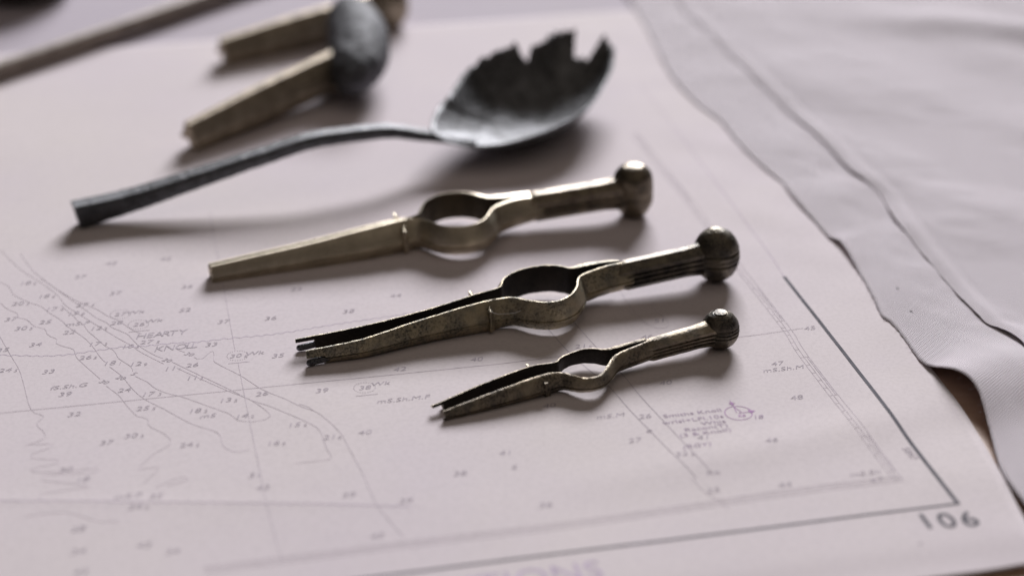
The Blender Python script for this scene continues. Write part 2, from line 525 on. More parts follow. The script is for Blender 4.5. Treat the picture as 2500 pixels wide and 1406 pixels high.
SND = """37 27 779|25 110 786|30_5 56 801|34 86 841|22 168 811|17_3 236 839|10_5 316 845|27_5 364 834|33 515 841|26_5 213 872|18_1 271 886|12_9 335 888|33 117 907|24_5 18 903|39 158 962|24 303 952|17_3 367 961|26 468 891|11_1 418 899|11_3 472 922|13_2 554 976|26 638 961|35 678 868|36 659 777|37 546 785|52 450 757|28 284 788|12_2 238 801|18_5 66 691|17_5 131 754|18_2 111 723|27_5 206 744|20_3 48 741|19_8 183 765|35 6 854|37 282 716|42 403 632|37 196 676|45 271 643|36 455 700|32 180 1011|25_5 354 996|18_2 480 1002|14_2 594 1015|30_5 325 1063|37 260 1080|24_5 460 1085|15_5 723 1036|16_5 671 1081|21_6 808 1066|39 785 953|30 160 1146|28 190 1290|24_5 335 1236|43 350 1330|42 195 1395|35 380 1210|42 975 901|40 1163 877|40 890 1055|38 1122 1155|39 990 1222|41 1232 1105|36 1330 1232|45 920 1307|26 1573 1016|40 1624 934|47 1898 887|48 1944 970|45 1976 801|51 1608 783|21_5 1421 845|46 1578 822|46 1882 1074|47 2140 1171|44 1915 1183|41 1715 1067|32_2 1668 1107|27 1550 1074|40 1340 990|22 722 706|44 965 722|38 850 760|36 1480 705|43 640 1190|39 850 1208|34 420 1345|25 1740 1196|18 200 1170|34 190 1345|31 620 1160"""
bm = bmesh.new()
for t in SND.split("|"):
    s, x, y = t.split(); sounding(bm, s, float(x), float(y))
tag(build("sounding_numbers", bm, M_INK, chart, smooth=0, normals=False), kind="stuff")
bm = bmesh.new()
for s, x, y in [("20",408,879),("30",462,864),("5",327,912),("20",295,922),("30",254,932),("8",1584,1052)]:
    text(bm, s, on_chart(x, y), 2.7, "C", True, math.radians(-35))
tag(build("contour_numbers", bm, M_INK, chart, smooth=0, normals=False), kind="stuff")

bm = bmesh.new()
for s, x, y in [("fS.Sh.G",168,943),("mS.P",190,790),("mS",507,1015),("mS.Sh.M.F",985,974),("mS.M",1490,1015),("mS.Sh.M",1912,900),("mS.Sh",2110,1155),("mS.P",312,1210),("Rk",1740,1153),("Wk",374,783),("Wk",330,762),("Wk",621,862),("Wk",928,936),("S",1255,1140)]:
    text(bm, s, on_chart(x, y), 2.9, "C", True, 0, 1.25)
for x, y, s in [(580,868,"30_5"),(890,946,"38"),(338,792,"26"),(294,767,"27")]:      # wrecks: dotted danger ring, number, underline
    sounding(bm, s, x, y, 3.1)
    u, v = on_chart(x, y)
    for k in range(26):
        a = 2 * math.pi * k / 26
        ribbon(bm, [(u + 3.0 * math.cos(a), v + 2.9 * math.sin(a)), (u + 3.0 * math.cos(a + .1), v + 2.9 * math.sin(a + .1))], .2)
    if s != "27": ribbon(bm, [(u - 3, v - 4.3), (u + 3, v - 4.3)], .17)
tag(build("seabed_notes", bm, M_INK, chart, smooth=0, normals=False), kind="stuff")

bm = bmesh.new()
def spaced(bm, s, x, y, size, gap, x1):
    a, b = on_chart(x, y), x1
    ws = [glyphs(c, True)[2] * size for c in s]
    free = (b - sum(ws)) / (len(s) - 1)
    u = a[0]
    for c, w in zip(s, ws):
        text(bm, c, (u, a[1]), size, "L"); u += w + free
spaced(bm, "HEARTY", 329, 828, 4.4, 0, 15.6)
spaced(bm, "KNOLL", 374, 859, 4.4, 0, 12.6)
tag(build("place_name", bm, M_INK, chart, smooth=0, normals=False), "place name HEARTY KNOLL in spaced slanting capitals")

bm = bmesh.new()
for s, x, y in [("Smiths Knoll",1762,1004),("wrlsl+LFl.10s",1768,1019),("Whis",1773,1031),("Racon(T)",1778,1041),("(3 & Knoll)",1786,1052)]:
    text(bm, s, on_chart(x, y), 2.5, "R", False, 0, 1.3)
text(bm, "(RGY)", on_chart(1700, 1087), 2.8, "C", True, 0, 1.1)
text(bm, "18", on_chart(1850, 1018), 2.8, "C", True, 0, 1.1)
tag(build("buoy_note", bm, ink("violet_grey_ink", (.44, .35, .46)), chart, smooth=0, normals=False), kind="stuff")

bm = bmesh.new()
cu, cv = on_chart(1803, 1008)
ribbon(bm, [(cu + 3.7 * math.cos(a), cv + 3.7 * math.sin(a)) for a in [2 * math.pi * k / 40 for k in range(41)]], .22, .6)
ribbon(bm, [(cu, cv), (cu + 3.2, cv - .1)], .25)
ribbon(bm, [(cu - .4, cv + .3), (cu - .2, cv + 3.6)], .2); ribbon(bm, [(cu - .2, cv + 3.6), (cu + .9, cv + .3)], .2)
for r in (0, math.pi / 3, 2 * math.pi / 3):
    ribbon(bm, [(cu - .2 + .9 * math.cos(r), cv + 5.2 + .9 * math.sin(r)), (cu - .2 - .9 * math.cos(r), cv + 5.2 - .9 * math.sin(r))], .25)
ribbon(bm, [(cu - .2, cv + 3.6), (cu - .2, cv + 7)], .2)
a, b2, c = [bm.verts.new(to3(cu + x, cv + y)) for x, y in ((4.9, .2), (2.9, 1.0), (3.2, -.9))]
bm.faces.new((a, b2, c))
text(bm, "RB", (cu + .3, cv - 1.6), 1.9)
tag(build("light_symbol", bm, M_MAGENTA, chart, smooth=0, normals=False), "small magenta circle and arrow marking a light")

bm = bmesh.new()
a = on_chart(2236, 1299)
text(bm, "1", (a[0] + 2.0, a[1] + 1.0), 9.2, "L", False, bold=True); text(bm, "0", (a[0] + 7.2, a[1] + .2), 9.2, "L", False, bold=True); text(bm, "6", (a[0] + 12.7, a[1] - .5), 9.2, "L", False, bold=True)
tag(build("sheet_number", bm, M_INKBLACK, chart, smooth=0, normals=False), "black printed number 106")
bm = bmesh.new()
text(bm, "5847", on_chart(2222, 1106), 3.2, "C", False, math.radians(-88), 1.0)
text(bm, "+", on_chart(2246, 1326), 2.5, "C", False)
tag(build("margin_figures", bm, M_INK, chart, smooth=0, normals=False), kind="stuff")
bm = bmesh.new()
text(bm, "CAUTIONS", on_chart(1478, 1408), 10.5, "R", False)
tag(build("heading", bm, M_LILAC, chart, smooth=0, normals=False), "pale lilac heading cut off by the frame")

# the plain sheet beyond the chart's far edge
bm = bmesh.new()
rows = []
for j in range(31):
    row = []
    for i in range(41):
        u = -560 + 640 * i / 40; v = vtop - 40 + 330 * j / 30
        q = xy(u, v)
        row.append(bm.verts.new((q.x, q.y, -.55 + .2 * noise.noise(Vector((u * .02, v * .02, 3))))))
    rows.append(row)
for a, b in zip(rows, rows[1:]):
    for i in range(40): bm.faces.new((a[i], a[i+1], b[i+1], b[i]))
us = build("paper_sheet", bm, M_PAPER2, smooth=180, normals=False)
sol = us.modifiers.new("sheet", "SOLIDIFY"); sol.thickness = .0003; sol.offset = -1
tag(us, "blank pale sheet showing beyond the far edge of the chart", "paper")

# ------------------------------------------------------------------ cloth
OUT = [(1500,-50,0),(1560,40,0),(1600,115,0),(1640,190,0),(1700,255,0),(1760,300,0),(1800,350,0),(1850,400,0),(1905,445,0),(1920,462,0.22),(1952,501,0.4),(1992,547,0),(2021,579,0.13),(2049,589,1.28),(2074,624,1.01),(2097,668,0.13),(2123,712,0),(2152,772,0),(2172,787,0),(2203,822,0),(2248,884,0),(2275,900,0.56),(2300,906,2.16),(2334,917,3.44),(2368,942,3.44),(2391,979,2.48),(2411,1042,0.72),(2425,1087,0.08),(2442,1144,0),(2470,1190,0),(2500,1228,0),(2560,1310,0),(2640,1420,0)]
HEM = [(1630,-50,0),(1660,16,0),(1690,50,0),(1724,80,0),(1780,136,0.06),(1808,160,0.06),(1852,204,0),(1900,248,0.1),(1960,300,0.32),(2020,356,0.47),(2072,412,0.55),(2108,440,0.4),(2148,476,0.02),(2172,512,0.24),(2196,552,0.32),(2271,643,0.02),(2334,715,0.06),(2385,769,0.32),(2408,795,0.14),(2440,808,0.28),(2470,826,0.32),(2500,858,0.27),(2545,930,0.14),(2600,1030,0.02),(2700,1200,0)]
def trace3(tbl, step, on_paper=True):
    base = []
    for x, y, ex in tbl:
        q = P(x, y, .5 + ex)
        z = pz(*uv(q)) + .08 + ex if on_paper else ex
        q = P(x, y, z if on_paper else .6 + ex)
        base.append((q.x, q.y, z))
    return [Vector(p) for p in spline(base, step)]
def resample(pts, n):
    d = [0]
    for a, b in zip(pts, pts[1:]): d.append(d[-1] + (b - a).length)
    out, k = [], 0
    for i in range(n):
        t = d[-1] * i / (n - 1)
        while k < len(d) - 2 and d[k+1] < t: k += 1
        f = (t - d[k]) / max(1e-6, d[k+1] - d[k])
        out.append(pts[k].lerp(pts[k+1], f))
    return out
NC = 300
A_ = resample(trace3(OUT, 1.2), NC)
B_ = resample(trace3(HEM, 1.2, False), NC)
cross = Vector((math.cos(math.radians(20)), math.sin(math.radians(20)), 0))
HD = Vector((.70, -.71, 0)); HC = Vector((.71, .70, 0))
def wrinkle(p, k=1.0):
    a, c = p.dot(HD), p.dot(HC)
    return k * (1.1 * noise.noise(Vector((a * .012, c * .03 + 3, 2))) + .4 * noise.noise(Vector((a * .035, c * .05, 5))) + .2 * noise.noise(Vector((a * .09, c * .13, 9))) + .06 * noise.noise(Vector((a * .3, c * .3, 2))))
cloth = empty("cloth", (P(2300, 700).x, P(2300, 700).y, TABLE_Z))
tag(cloth, "white woven cloth with a wavy frayed hem lying over the chart's right edge", "cloth")
off = cloth.location / S
FOLD = P(2400, 955, 0)
bm = bmesh.new()
NS = 26
hz = {}
rows = []
for i in range(NC):
    a, b = A_[i], B_[i]
    b2 = b + cross * 9
    row = []
    for j in range(NS + 1):
        t = j / NS
        p = a.lerp(b2, t)
        zb = .75 + (TABLE_Z + .5 - .75) * max(0, (t - .3)) * .6
        w = min(1, t * 2.2)
        lift = math.exp(-(t / .26) ** 1.5)
        p.z = zb + (a.z - zb) * lift + wrinkle(p, .9) * w
        q = p.dot(HD)
        p.z += w * (.9 * noise.noise(Vector((q * .045, t * .9, 21))) + .35 * noise.noise(Vector((q * .1, t * 2.2, 4))))
        p.z += 4.0 * math.exp(-((p - FOLD).dot(HD) / 15) ** 2) * math.exp(-((p - FOLD).dot(HC) / 30) ** 2) * min(1, .5 + t)
        p.z += .8 * math.sin(i * .16 + 2.2 * t) * math.exp(-((i - 178) / 46) ** 2) * math.sin(math.pi * min(1, t)) * .8
        p.z = max(p.z, pz(*uv(p)) + .07 if uv(p)[0] < eu(uv(p)[1]) + 1 and uv(p)[1] > vbot else TABLE_Z + .6)
        if j == 0: p += cross * (.25 * nz((p.x, p.y, 0), 1.1) + .12 * nz((p.x, p.y, 0), 3.3))
        if abs((p - b).length) < 6 and t < .97: hz[i] = max(hz.get(i, -9), p.z)
        row.append(bm.verts.new(p - off))
    rows.append(row)
for a, b in zip(rows, rows[1:]):
    for j in range(NS): bm.faces.new((a[j], a[j+1], b[j+1], b[j]))
hem = build("hem_strip", bm, M_CLOTH, cloth, smooth=180, normals=False)
bm = bmesh.new()
NB = 70
hzs = [sum(hz.get(k, .2) for k in range(max(0, i - 3), min(NC, i + 4))) / len(range(max(0, i - 3), min(NC, i + 4))) for i in range(NC)]
rows = []
for i in range(NC):
    b = B_[i]
    row = []
    for j in range(NB + 1):
        s = 260 * (j / NB) ** 1.6
        p = b + cross * s
        lift = math.exp(-(s / 9) ** 1.3)
        zb = 1.15
        e = hzs[i] + .16 + b.z
        p.z = zb + (e - zb) * lift + wrinkle(p, 1.5) * min(1, s / 14)
        p.z += .45 * math.exp(-((s - 3.2) / 2.2) ** 2) - .55 * math.exp(-((s - 7.2) / .7) ** 2)       # hem roll and the stitched line
        p.z += 4.5 * math.exp(-(((p.x - 205) * .35 + (p.y - 232) * 1) / 13) ** 2) / (1 + math.exp(-(p.x - 165) / 14))
        p.z = max(p.z, e - .3 if s < 8 else .5)
        if j == 0: p += cross * (.2 * nz((p.x, p.y, 0), .9) + .08 * nz((p.x, p.y, 0), 3.3))
        row.append(bm.verts.new(p - off))
    rows.append(row)
for a, b in zip(rows, rows[1:]):
    for j in range(NB): bm.faces.new((a[j], a[j+1], b[j+1], b[j]))
body = build("cloth_panel", bm, M_CLOTH, cloth, smooth=180, normals=False)
for o in (hem, body):
    m = o.modifiers.new("thickness", "SOLIDIFY"); m.thickness = .0002; m.offset = -1
bm = bmesh.new()                                     # loose frayed threads on the hem
for i in range(40, NC - 20, 2):
    if random.random() < .55:
        a = A_[i]; L = random.uniform(.5, 1.5)
        d = (-cross + Vector((random.uniform(-.8, .8), random.uniform(-.8, .8), random.uniform(-.1, .3)))).normalized()
        z0 = max(a.z, .5)
        q = Vector((a.x, a.y, z0)) - off
        tube(bm, [tuple(q + cross * .4), tuple(q + d * L * .5), tuple(q + d * L + Vector((0, 0, -.1)))], .05, 4)
fr = build("frayed_thread", bm, M_CLOTH, cloth, smooth=180); tag(fr, kind="stuff")
bm = bmesh.new()
for x, y in [(2188, 705), (2229, 759)]:
    q = P(x, y, 1.2); best = min(range(len(hem.data.vertices)), key=lambda k: (Vector(hem.data.vertices[k].co) / S + off - q).length)
    q = Vector(hem.data.vertices[best].co) / S
    tube(bm, [tuple(q + Vector((-.3, .7, .1))), tuple(q + Vector((.1, 0, .22))), tuple(q + Vector((.45, -.6, .1)))], [.12, .22, .1], 6)
build("dark_stitch", bm, M_INKBLACK, cloth)

# ------------------------------------------------------------------ dividers
def dark_inner(o, dark):
    """add a second, darker metal for the inner and bottom faces of a leg"""
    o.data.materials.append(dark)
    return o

def leg_mesh(bm, path, side, w, h, a, b, cut=None, step=.55, seed=0.0, chip=0.0, edge=.16):
    """one leg of a pair of dividers: flat inner face, sloping outer facet, ridge with an incised line, lower facet.
    path = inner edge in the tool's plane; side = -1 near leg, +1 far leg"""
    pts = spline(path, step)
    if cut:
        for c in (cut[0] - .06, cut[0] + .06):
            k = next((i for i, p in enumerate(pts) if p[0] > c), 1)
            p0, p1 = pts[k-1], pts[k]
            t = (c - p0[0]) / (p1[0] - p0[0])
            pts.insert(k, (c, p0[1] + (p1[1] - p0[1]) * t))
    n = len(pts)
    rows = []
    W = 4
    for i, p in enumerate(pts):
        q0, q1 = pts[max(0, i - W)], pts[min(n - 1, i + W)]
        L = math.dist(q0, q1) or 1
        tx, ty = (q1[0] - q0[0]) / L, (q1[1] - q0[1]) / L
        nx, ny = (ty, -tx) if side < 0 else (-ty, tx)
        s = p[0]
        ww, hh, aa, bb = w(s), h(s), a(s), b(s)
        aa = min(aa, ww * .8)
        c = edge
        sec = [(0, -hh), (0, -hh * .3), (0, hh * .4), (0, hh - c), (c, hh), (aa, hh * (.99 if aa > .6 else .985)),
               (aa + .30 * (ww - aa), hh * .74), (aa + .60 * (ww - aa), hh * .42), (aa + .85 * (ww - aa), hh * .10), (ww, -hh * .14),
               (ww - .42, -hh * .19), (ww - .38, -hh * .27), (ww + .04, -hh * .33), (ww - .04 * ww, -hh * .46), (bb * ww + .42 * (1 - bb) * ww, -hh * .78), (bb * ww, -hh)]
        row = []
        for v, z in sec:
            if cut and s < cut[0]: z = max(z, cut[1] * hh)
            jx = chip * nz((v, z, seed), 1.7, seed) if i == 0 and chip else 0
            row.append((p[0] + nx * v + jx, p[1] + ny * v, z))
        rows.append(row)
    n0 = len(bm.faces)
    vs = rings(bm, rows)
    bm.faces.ensure_lookup_table()
    m = len(rows[0])
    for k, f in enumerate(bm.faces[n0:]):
        if k < (len(rows) - 1) * m and k % m in (0, 1, 2, m - 1): f.material_index = 1  # inner and bottom faces take the darker second material

def spur_mesh(bm, x, y0, side, w, h, out, a=0.3, curl=True, tz=.62):
    """thin pointed fin standing on the outer side of a leg, with a raised lip curling from its tip to the inner edge"""
    if side > 0: out, tz = out * 1.5, tz + .14
    prof = [(x - .42, w + out, tz), (x - .5, w * .55, tz), (x + .55, w * .55, tz), (x + 1.3, w * .98, .1), (x + .5, w + out * .6, tz * .9), (x + .15, w + out, tz)]
    up = [bm.verts.new((px_, y0 + side * v, h * t)) for px_, v, t in prof]
    dn = [bm.verts.new((px_ + (.1 if v > w else 0), y0 + side * v * (.9 if v > w else 1), -h * .93)) for px_, v, t in prof]
    n = len(prof)
    for i in range(n): bm.faces.new((up[i], up[(i+1) % n], dn[(i+1) % n], dn[i]))
    bm.faces.new(up); bm.faces.new(dn[::-1])
    if curl and side < 0:
        pts = [(x - .1, w + out * .85, tz), (x + .1, w * .95, tz + .03), (x + .35, w * .72, tz + .1), (x + .9, w * .48, .74), (x + 1.9, max(a, .2) + .12, .95), (x + 3.2, .25, .985)]
        tube(bm, [(px_, y0 + side * v, h * t) for px_, v, t in spline(pts, .4)], .26, 8)

def hinge_arm_mesh(bm, x0, x1, y0, y1, w0, w1, h, a, grooves, nose, gd=.28):
    """the shank that joins the legs to the hinge: bevelled bar with lamination grooves on its sides"""
    zs = [-1.0]
    marks = sorted(grooves)
    side = [(.72, -1.0)]
    for g in marks: side += [(1.0, g - .12), (1.0 - gd / 3, g - .04), (1.0 - gd / 3, g + .04), (1.0, g + .12)]
    side += [(.98, .55), (a + .25 * (1 - a), .9), (a, 1.0)]
    sec = side + [(-v, z) for v, z in side[::-1]]
    rows, n = [], 34
    for i in range(n + 1):
        t = i / n
        x = x0 + (x1 - x0) * t
        k = 1.0
        if t < nose: k = .25 + .75 * math.sqrt(max(0, 1 - (1 - t / nose) ** 2))
        fl = 1 + .22 * max(0, (t - .72) / .28) ** 2
        y, w = y0 + (y1 - y0) * t, (w0 + (w1 - w0) * t) * k * fl
        hh = h * (.55 + .45 * min(1, t / nose * 1.2)) if t < nose else h * fl
        rows.append([(x, y + v * w, z * hh) for v, z in sec])
    rings(bm, rows)

def ball_profile(r, hz, grooves, gdepth=.3, gw=.17, button=None, n=64):
    prof = []
    for i in range(n + 1):
        z = -hz * math.cos(math.pi * i / n)
        rr = r * math.sqrt(max(0, 1 - (z / hz) ** 2))
        rr *= 1.04 if .2 < i / n < .8 else 1
        for g in grooves: rr -= gdepth * math.exp(-((z - g) / gw) ** 2)
        prof.append((max(rr, .02), z))
    if button:
        br, bh = button
        prof = [p for p in prof if not (p[1] > 0 and p[0] < br + .35)]
        zt = prof[-1][1]
        prof += [(br + .2, zt - .12), (br, zt - .1), (br * .96, zt + bh * .6), (br * .7, zt + bh), (.02, zt + bh * 1.15)]
    return prof

# --- 1: the smooth closed brass pair
yaw = math.radians(19.65)
t1 = empty("dividers", P(512, 664, 2.6), yaw, math.radians(2.72))
tag(t1, "smooth pale brass dividers with closed legs and a barrel hinge, just below the spoon", "dividers", "antique dividers laid out on the chart")
h1 = lerp([0, 30, 60, 66, 76, 90, 100, 110], [2.75, 3.8, 5.0, 4.9, 4.6, 4.5, 4.4, 3.7])
w1 = lerp([0, 30, 58, 66, 72, 80, 90, 100, 110], [2.5, 3.2, 4.4, 3.6, 3.0, 2.9, 3.3, 4.2, 4.3])
a1 = lerp([0, 30, 56, 62, 67, 90, 100, 110], [1.0, 1.1, 1.0, .7, .35, .4, 1.3, 1.7])
a1f = lerp([0, 30, 56, 62, 67, 88, 96, 110], [.9, 1.0, 1.0, .7, .35, .5, 2.3, 2.2])
b1 = lerp([0, 40, 70, 110], [.75, .78, .5, .7])
near1 = [(0,-1.15),(15,-.98),(30,-.8),(45,-.2),(57,.55),(63,.75),(67,.2),(69.3,-2.0),(71.2,-5.7),(73.6,-8.7),(76.6,-10.5),(80,-11.2),(83.8,-10.5),(87.2,-7.8),(89.6,-4.5),(91.8,-1.9),(95.5,.2),(101.6,2.3),(109,2.7)]
far1 = [(0,-.3),(15,-.15),(30,0),(45,.45),(57,1.0),(63.5,1.2),(67.5,2.2),(69.6,4.3),(71.1,7.3),(73.1,10.6),(76,13),(80.3,14.5),(85.4,13.5),(88.8,11),(90.9,7.8),(92.6,5.5),(95.5,4.3),(99.5,3.5),(109,2.9)]
for path, side, a in ((near1, -1, a1), (far1, 1, a1f)):
    bm = bmesh.new()
    leg_mesh(bm, path, side, w1, h1, a, b1, chip=.9, seed=side * 3.0)
    lg = dark_inner(build("leg", bm, M_BRASS, t1, 33, .05, side), M_INNER1)
    bm = bmesh.new()
    spur_mesh(bm, 61.6, .8, side, 4.1, 4.9, 1.2, .7, True, .62 if side < 0 else .85)
    build("spur", bm, M_BRASS, lg, 30)
bm = bmesh.new(); hinge_arm_mesh(bm, 103, 138, 2.9, .8, 3.9, 3.9, 4.45, .42, [-.45, -.05], .13, .5)
build("hinge_arm", bm, M_HINGE1, t1, 30, .05, 2)
bm = bmesh.new(); lathe(bm, [(.02, -8.5), (3.7, -8.4), (4.3, -7.9), (5.5, -5.6), (6.2, -4.2), (6.35, -3.2), (6.45, -1.9), (6.25, -1.75), (6.28, -1.6), (6.45, -1.4), (6.5, 1.0), (6.38, 1.15), (6.4, 1.35), (6.5, 1.5), (6.4, 4.0), (6.1, 5.6), (5.6, 6.5), (4.2, 8.0), (3.2, 8.7), (1.5, 8.95), (.02, 9.0)], 60, 141, .2)
build("hinge_knob", bm, M_HINGE1, t1, 28, .14, 4)

# --- 2: the pitted open pair with steel stubs
yaw = math.radians(22.61)
t2 = empty("dividers", P(735, 858, 2.6), yaw, math.radians(2.76))
tag(t2, "largest pitted bronze dividers with parted legs, steel stubs at the tips and a ball hinge", "dividers", "antique dividers laid out on the chart")
h2 = lerp([0, 8, 20, 40, 56, 62, 67, 74, 84, 92, 100, 104], [2.1, 2.3, 2.7, 3.6, 4.5, 4.4, 4.4, 4.4, 4.5, 4.4, 4.2, 3.4])
w2 = lerp([0, 8, 30, 54, 62, 67, 75, 84, 92, 104], [1.7, 2.0, 2.8, 3.2, 3.1, 2.6, 2.3, 2.7, 3.5, 3.9])
a2 = lerp([0, 104], [.5, .5])
a2f = lerp([0, 60, 84, 90, 98, 104], [.45, .45, .5, 1.8, 1.2, .4])
b2_ = lerp([0, 50, 70, 90, 104], [.68, .68, .42, .45, .55])
near2 = [(.4,-3.5),(8.6,-4.6),(16,-5.3),(23,-4.8),(33,-3.7),(43,-3.3),(54,-3.5),(60.5,-3.9),(63.2,-4.6),(65.1,-6.5),(67.3,-9.2),(70.5,-11.8),(74.5,-12.8),(79,-11.0),(82.4,-7.4),(84.3,-3.9),(86.3,-1.6),(90,-.3),(96,.9),(103.5,1.0)]
far2 = [(-.3,3.9),(4.8,3.2),(12,2.2),(19,1.5),(28,.9),(41,.75),(52,1.2),(58,1.7),(62.2,2.5),(63.7,3.9),(64.8,6.0),(66.9,8.0),(69.8,9.4),(73.6,10.2),(78,9.8),(81.6,8.3),(84.0,6.1),(85.4,4.1),(88,3.4),(95,3.2),(101,2.2)]
for path, side, a, cut in ((near2, -1, a2, (5.6, .12)), (far2, 1, a2f, (5.2, .42))):
    bm = bmesh.new()
    leg_mesh(bm, path, side, w2, h2, a, b2_, cut, seed=side * 7.0, edge=.07)
    lg = dark_inner(build("leg", bm, M_BRASS2, t2, 33, .16, 10 + side), M_INNER)
    bm = bmesh.new()
    spur_mesh(bm, 55.2 if side < 0 else 54.2, -3.55 if side < 0 else 1.3, side, 3.1, 4.45, 1.35)
    build("spur", bm, M_BRASS2, lg, 30, .06, 6)
    y0 = -4.1 - 1.0 if side < 0 else 3.6 + .75
    bm = bmesh.new()
    tube(bm, [(-.1, y0 + .15 * side, -1.25), (.15, y0 + .15 * side, -1.25), (.7, y0 + .12 * side, -1.25), (2.5, y0, -1.2), (4.6, y0, -1.15), (7.0, y0 - .1, -1.1)], [.3, .7, .95, 1.0, 1.02, .95], 14)
    build("steel_point", bm, M_STEEL, lg, 60, .08, 3 + side)
bm = bmesh.new(); hinge_arm_mesh(bm, 97.5, 129, .9, .2, 3.4, 3.4, 4.25, .3, [-.55, -.15, .2], .16, .62)
build("hinge_arm", bm, M_HINGE2, t2, 30, .08, 7)
bm = bmesh.new(); lathe(bm, ball_profile(6.95, 8.8, [1.7, .2, -1.6], .55, .3), 64, 132.6, 0)
build("hinge_knob", bm, M_HINGE2, t2, 50, .26, 8)

# --- 3: the small dark pair
yaw = math.radians(26.95)
t3 = empty("dividers", P(1075, 1008, 1.5), yaw, math.radians(2.9))
tag(t3, "smallest dark worn bronze dividers with a grooved ball hinge, nearest the bottom of the chart", "dividers", "antique dividers laid out on the chart")
h3 = lerp([0, 16, 31, 38, 43, 50, 58, 66], [1.3, 2.45, 3.0, 2.4, 2.0, 2.4, 2.8, 2.9])
w3 = lerp([0, 16, 31, 38, 43, 50, 58, 66], [1.6, 2.4, 2.9, 2.3, 1.9, 2.1, 2.6, 2.8])
a3 = lerp([0, 66], [.5, .55])
a3f = lerp([0, 50, 56, 66], [.45, .5, 1.4, 1.2])
b3 = lerp([0, 66], [.5, .45])
near3 = [(.2,-1.2),(12.8,-1.1),(24,-.8),(30,-.7),(34,-.9),(36.8,-2.1),(38.5,-4.6),(40.3,-6.7),(42.6,-7.7),(45.4,-7.3),(48.8,-4.7),(51.6,-2.2),(54,-.9),(58,-.2),(65,.6)]
far3 = [(-.9,2.6),(8,3.4),(15.6,4.1),(26,4.7),(31.5,4.7),(35.8,4.1),(38.2,4.3),(39.6,5.4),(41.3,6.4),(43.8,7.0),(47.4,6.8),(50.2,5.2),(51.8,3.4),(53.6,2.2),(57,1.6),(65,1.2)]
for path, side, a, cut in ((near3, -1, a3, (1.6, .1)), (far3, 1, a3f, (2.4, .35))):
    bm = bmesh.new()
    leg_mesh(bm, path, side, w3, h3, a, b3, cut, .45, side * 9.0, edge=.07)
    if side < 0: tube(bm, [(-.2, -2.3, -.85), (.6, -2.2, -.8), (2.4, -2.0, -.7)], [.25, .5, .6], 8)
    lg = dark_inner(build("leg", bm, M_BRASS3, t3, 50, .16, 20 + side), M_INNER)
    bm = bmesh.new()
    spur_mesh(bm, 30.5, -.7 if side < 0 else 4.7, side, 2.75, 2.9, .35, .3, False)
    build("spur", bm, M_BRASS3, lg, 40, .12, 6)
bm = bmesh.new(); hinge_arm_mesh(bm, 61.5, 86.5, .8, .1, 2.5, 3.3, 3.05, .3, [-.5, -.15, .2], .2, .6)
build("hinge_arm", bm, M_BRASS3, t3, 34, .1, 7)
bm = bmesh.new(); lathe(bm, ball_profile(5.3, 5.9, [1.3, .3, -.8], .42, .22, (1.9, .35)), 60, 88.7, 0)
build("hinge_knob", bm, M_HINGE2, t3, 50, .18, 8)

# a pale fibre caught on the second pair
bm = bmesh.new()
M2 = t2.matrix_basis
def t2pt(x, y, z):
    R = Matrix.Rotation(math.radians(22.61), 3, "Z") @ Matrix.Rotation(-math.radians(2.76), 3, "Y")
    return tuple(t2.location / S + R @ Vector((x, y, z)))
tube(bm, [t2pt(*q) for q in [(55.6, -6.6, 2.9), (55.9, -7.5, 2.2), (57.5, -8.0, 1.6), (60, -8.4, 1.3), (62.2, -9.3, 1.5), (63.6, -9.9, 2.2)]], .07, 6)
m, nt, b = mat_new("white_fibre"); b.inputs["Base Color"].default_value = rgb(.85, .84, .84)
tag(build("fibre", bm, m, smooth=180), "fine white fibre caught on the largest pitted dividers", "fibre")

# ------------------------------------------------------------------ spoon
SA = P(200, 563)
saz = math.radians(23.755)
sd = Vector((math.cos(saz), math.sin(saz), 0)); sn = Vector((-math.sin(saz), math.cos(saz), 0))
spoon = empty("spoon", SA, saz)
tag(spoon, "dark pitted metal spoon with an arched handle and a broken jagged bowl", "spoon")
hx = lerp([0, 18, 40, 62, 84, 105, 120, 130, 138], [.2, 3.1, 7.4, 11.7, 15.0, 14.3, 10.6, 8.0, 6.5])      # underside of the handle
ht = lerp([0, 18, 40, 62, 84, 105, 120, 130, 138], [8.2, 6.6, 5.6, 4.9, 4.5, 4.2, 3.6, 2.8, 2.0])           # its thickness
hw = lerp([0, 18, 60, 105, 120, 130, 138], [6.8, 6.4, 5.8, 5.6, 5.8, 7.5, 9.0])
rows = []
for i in range(150):
    s = 139 * i / 149
    z0, t, w = hx(s), ht(s), hw(s)
    y0 = 3.0 + 2.0 * max(0, (s - 105) / 34)
    sec = [(-.32, 0), (.32, 0), (.47, .22), (.52, .6), (.5, .9), (.43, 1), (.15, 1.03), (-.15, 1.03), (-.43, 1), (-.5, .9), (-.52, .6), (-.47, .22)]
    sk = -1.6 * max(0, 1 - s / 3) if s < 3 else 0
    rows.append([(s + sk * z, y0 + v * w, z0 + z * t) for v, z in sec])
bm = bmesh.new(); rings(bm, rows)
build("handle", bm, M_PEWTER, spoon, 40, .2, 4)
RIM = [(1058,330,13),(1099,351,11),(1159,360,10),(1219,357,10),(1279,343,11),(1338,321,12.5),(1398,291,13.5),(1446,255,14.5),(1482,201,15.5),(1498,159,16.5),(1498,118,19),(1474,95,21),(1430,80,23),(1400,77,23.5),(1362,80,23.5),(1323,90,23.5),(1270,105,23),(1225,122,22),(1171,148,20.5),(1129,183,18.5),(1094,235,16),(1073,257,15),(1055,290,14),(1050,312,13.5)]
rim = []
for x, y, z in RIM:
    q = P(x, y, z) - SA
    rim.append((q.dot(sd), q.dot(sn), z, float(x), float(y)))
rim = spline(rim, 1.1, True)
BC = (173.0, 20.5, 1.4)
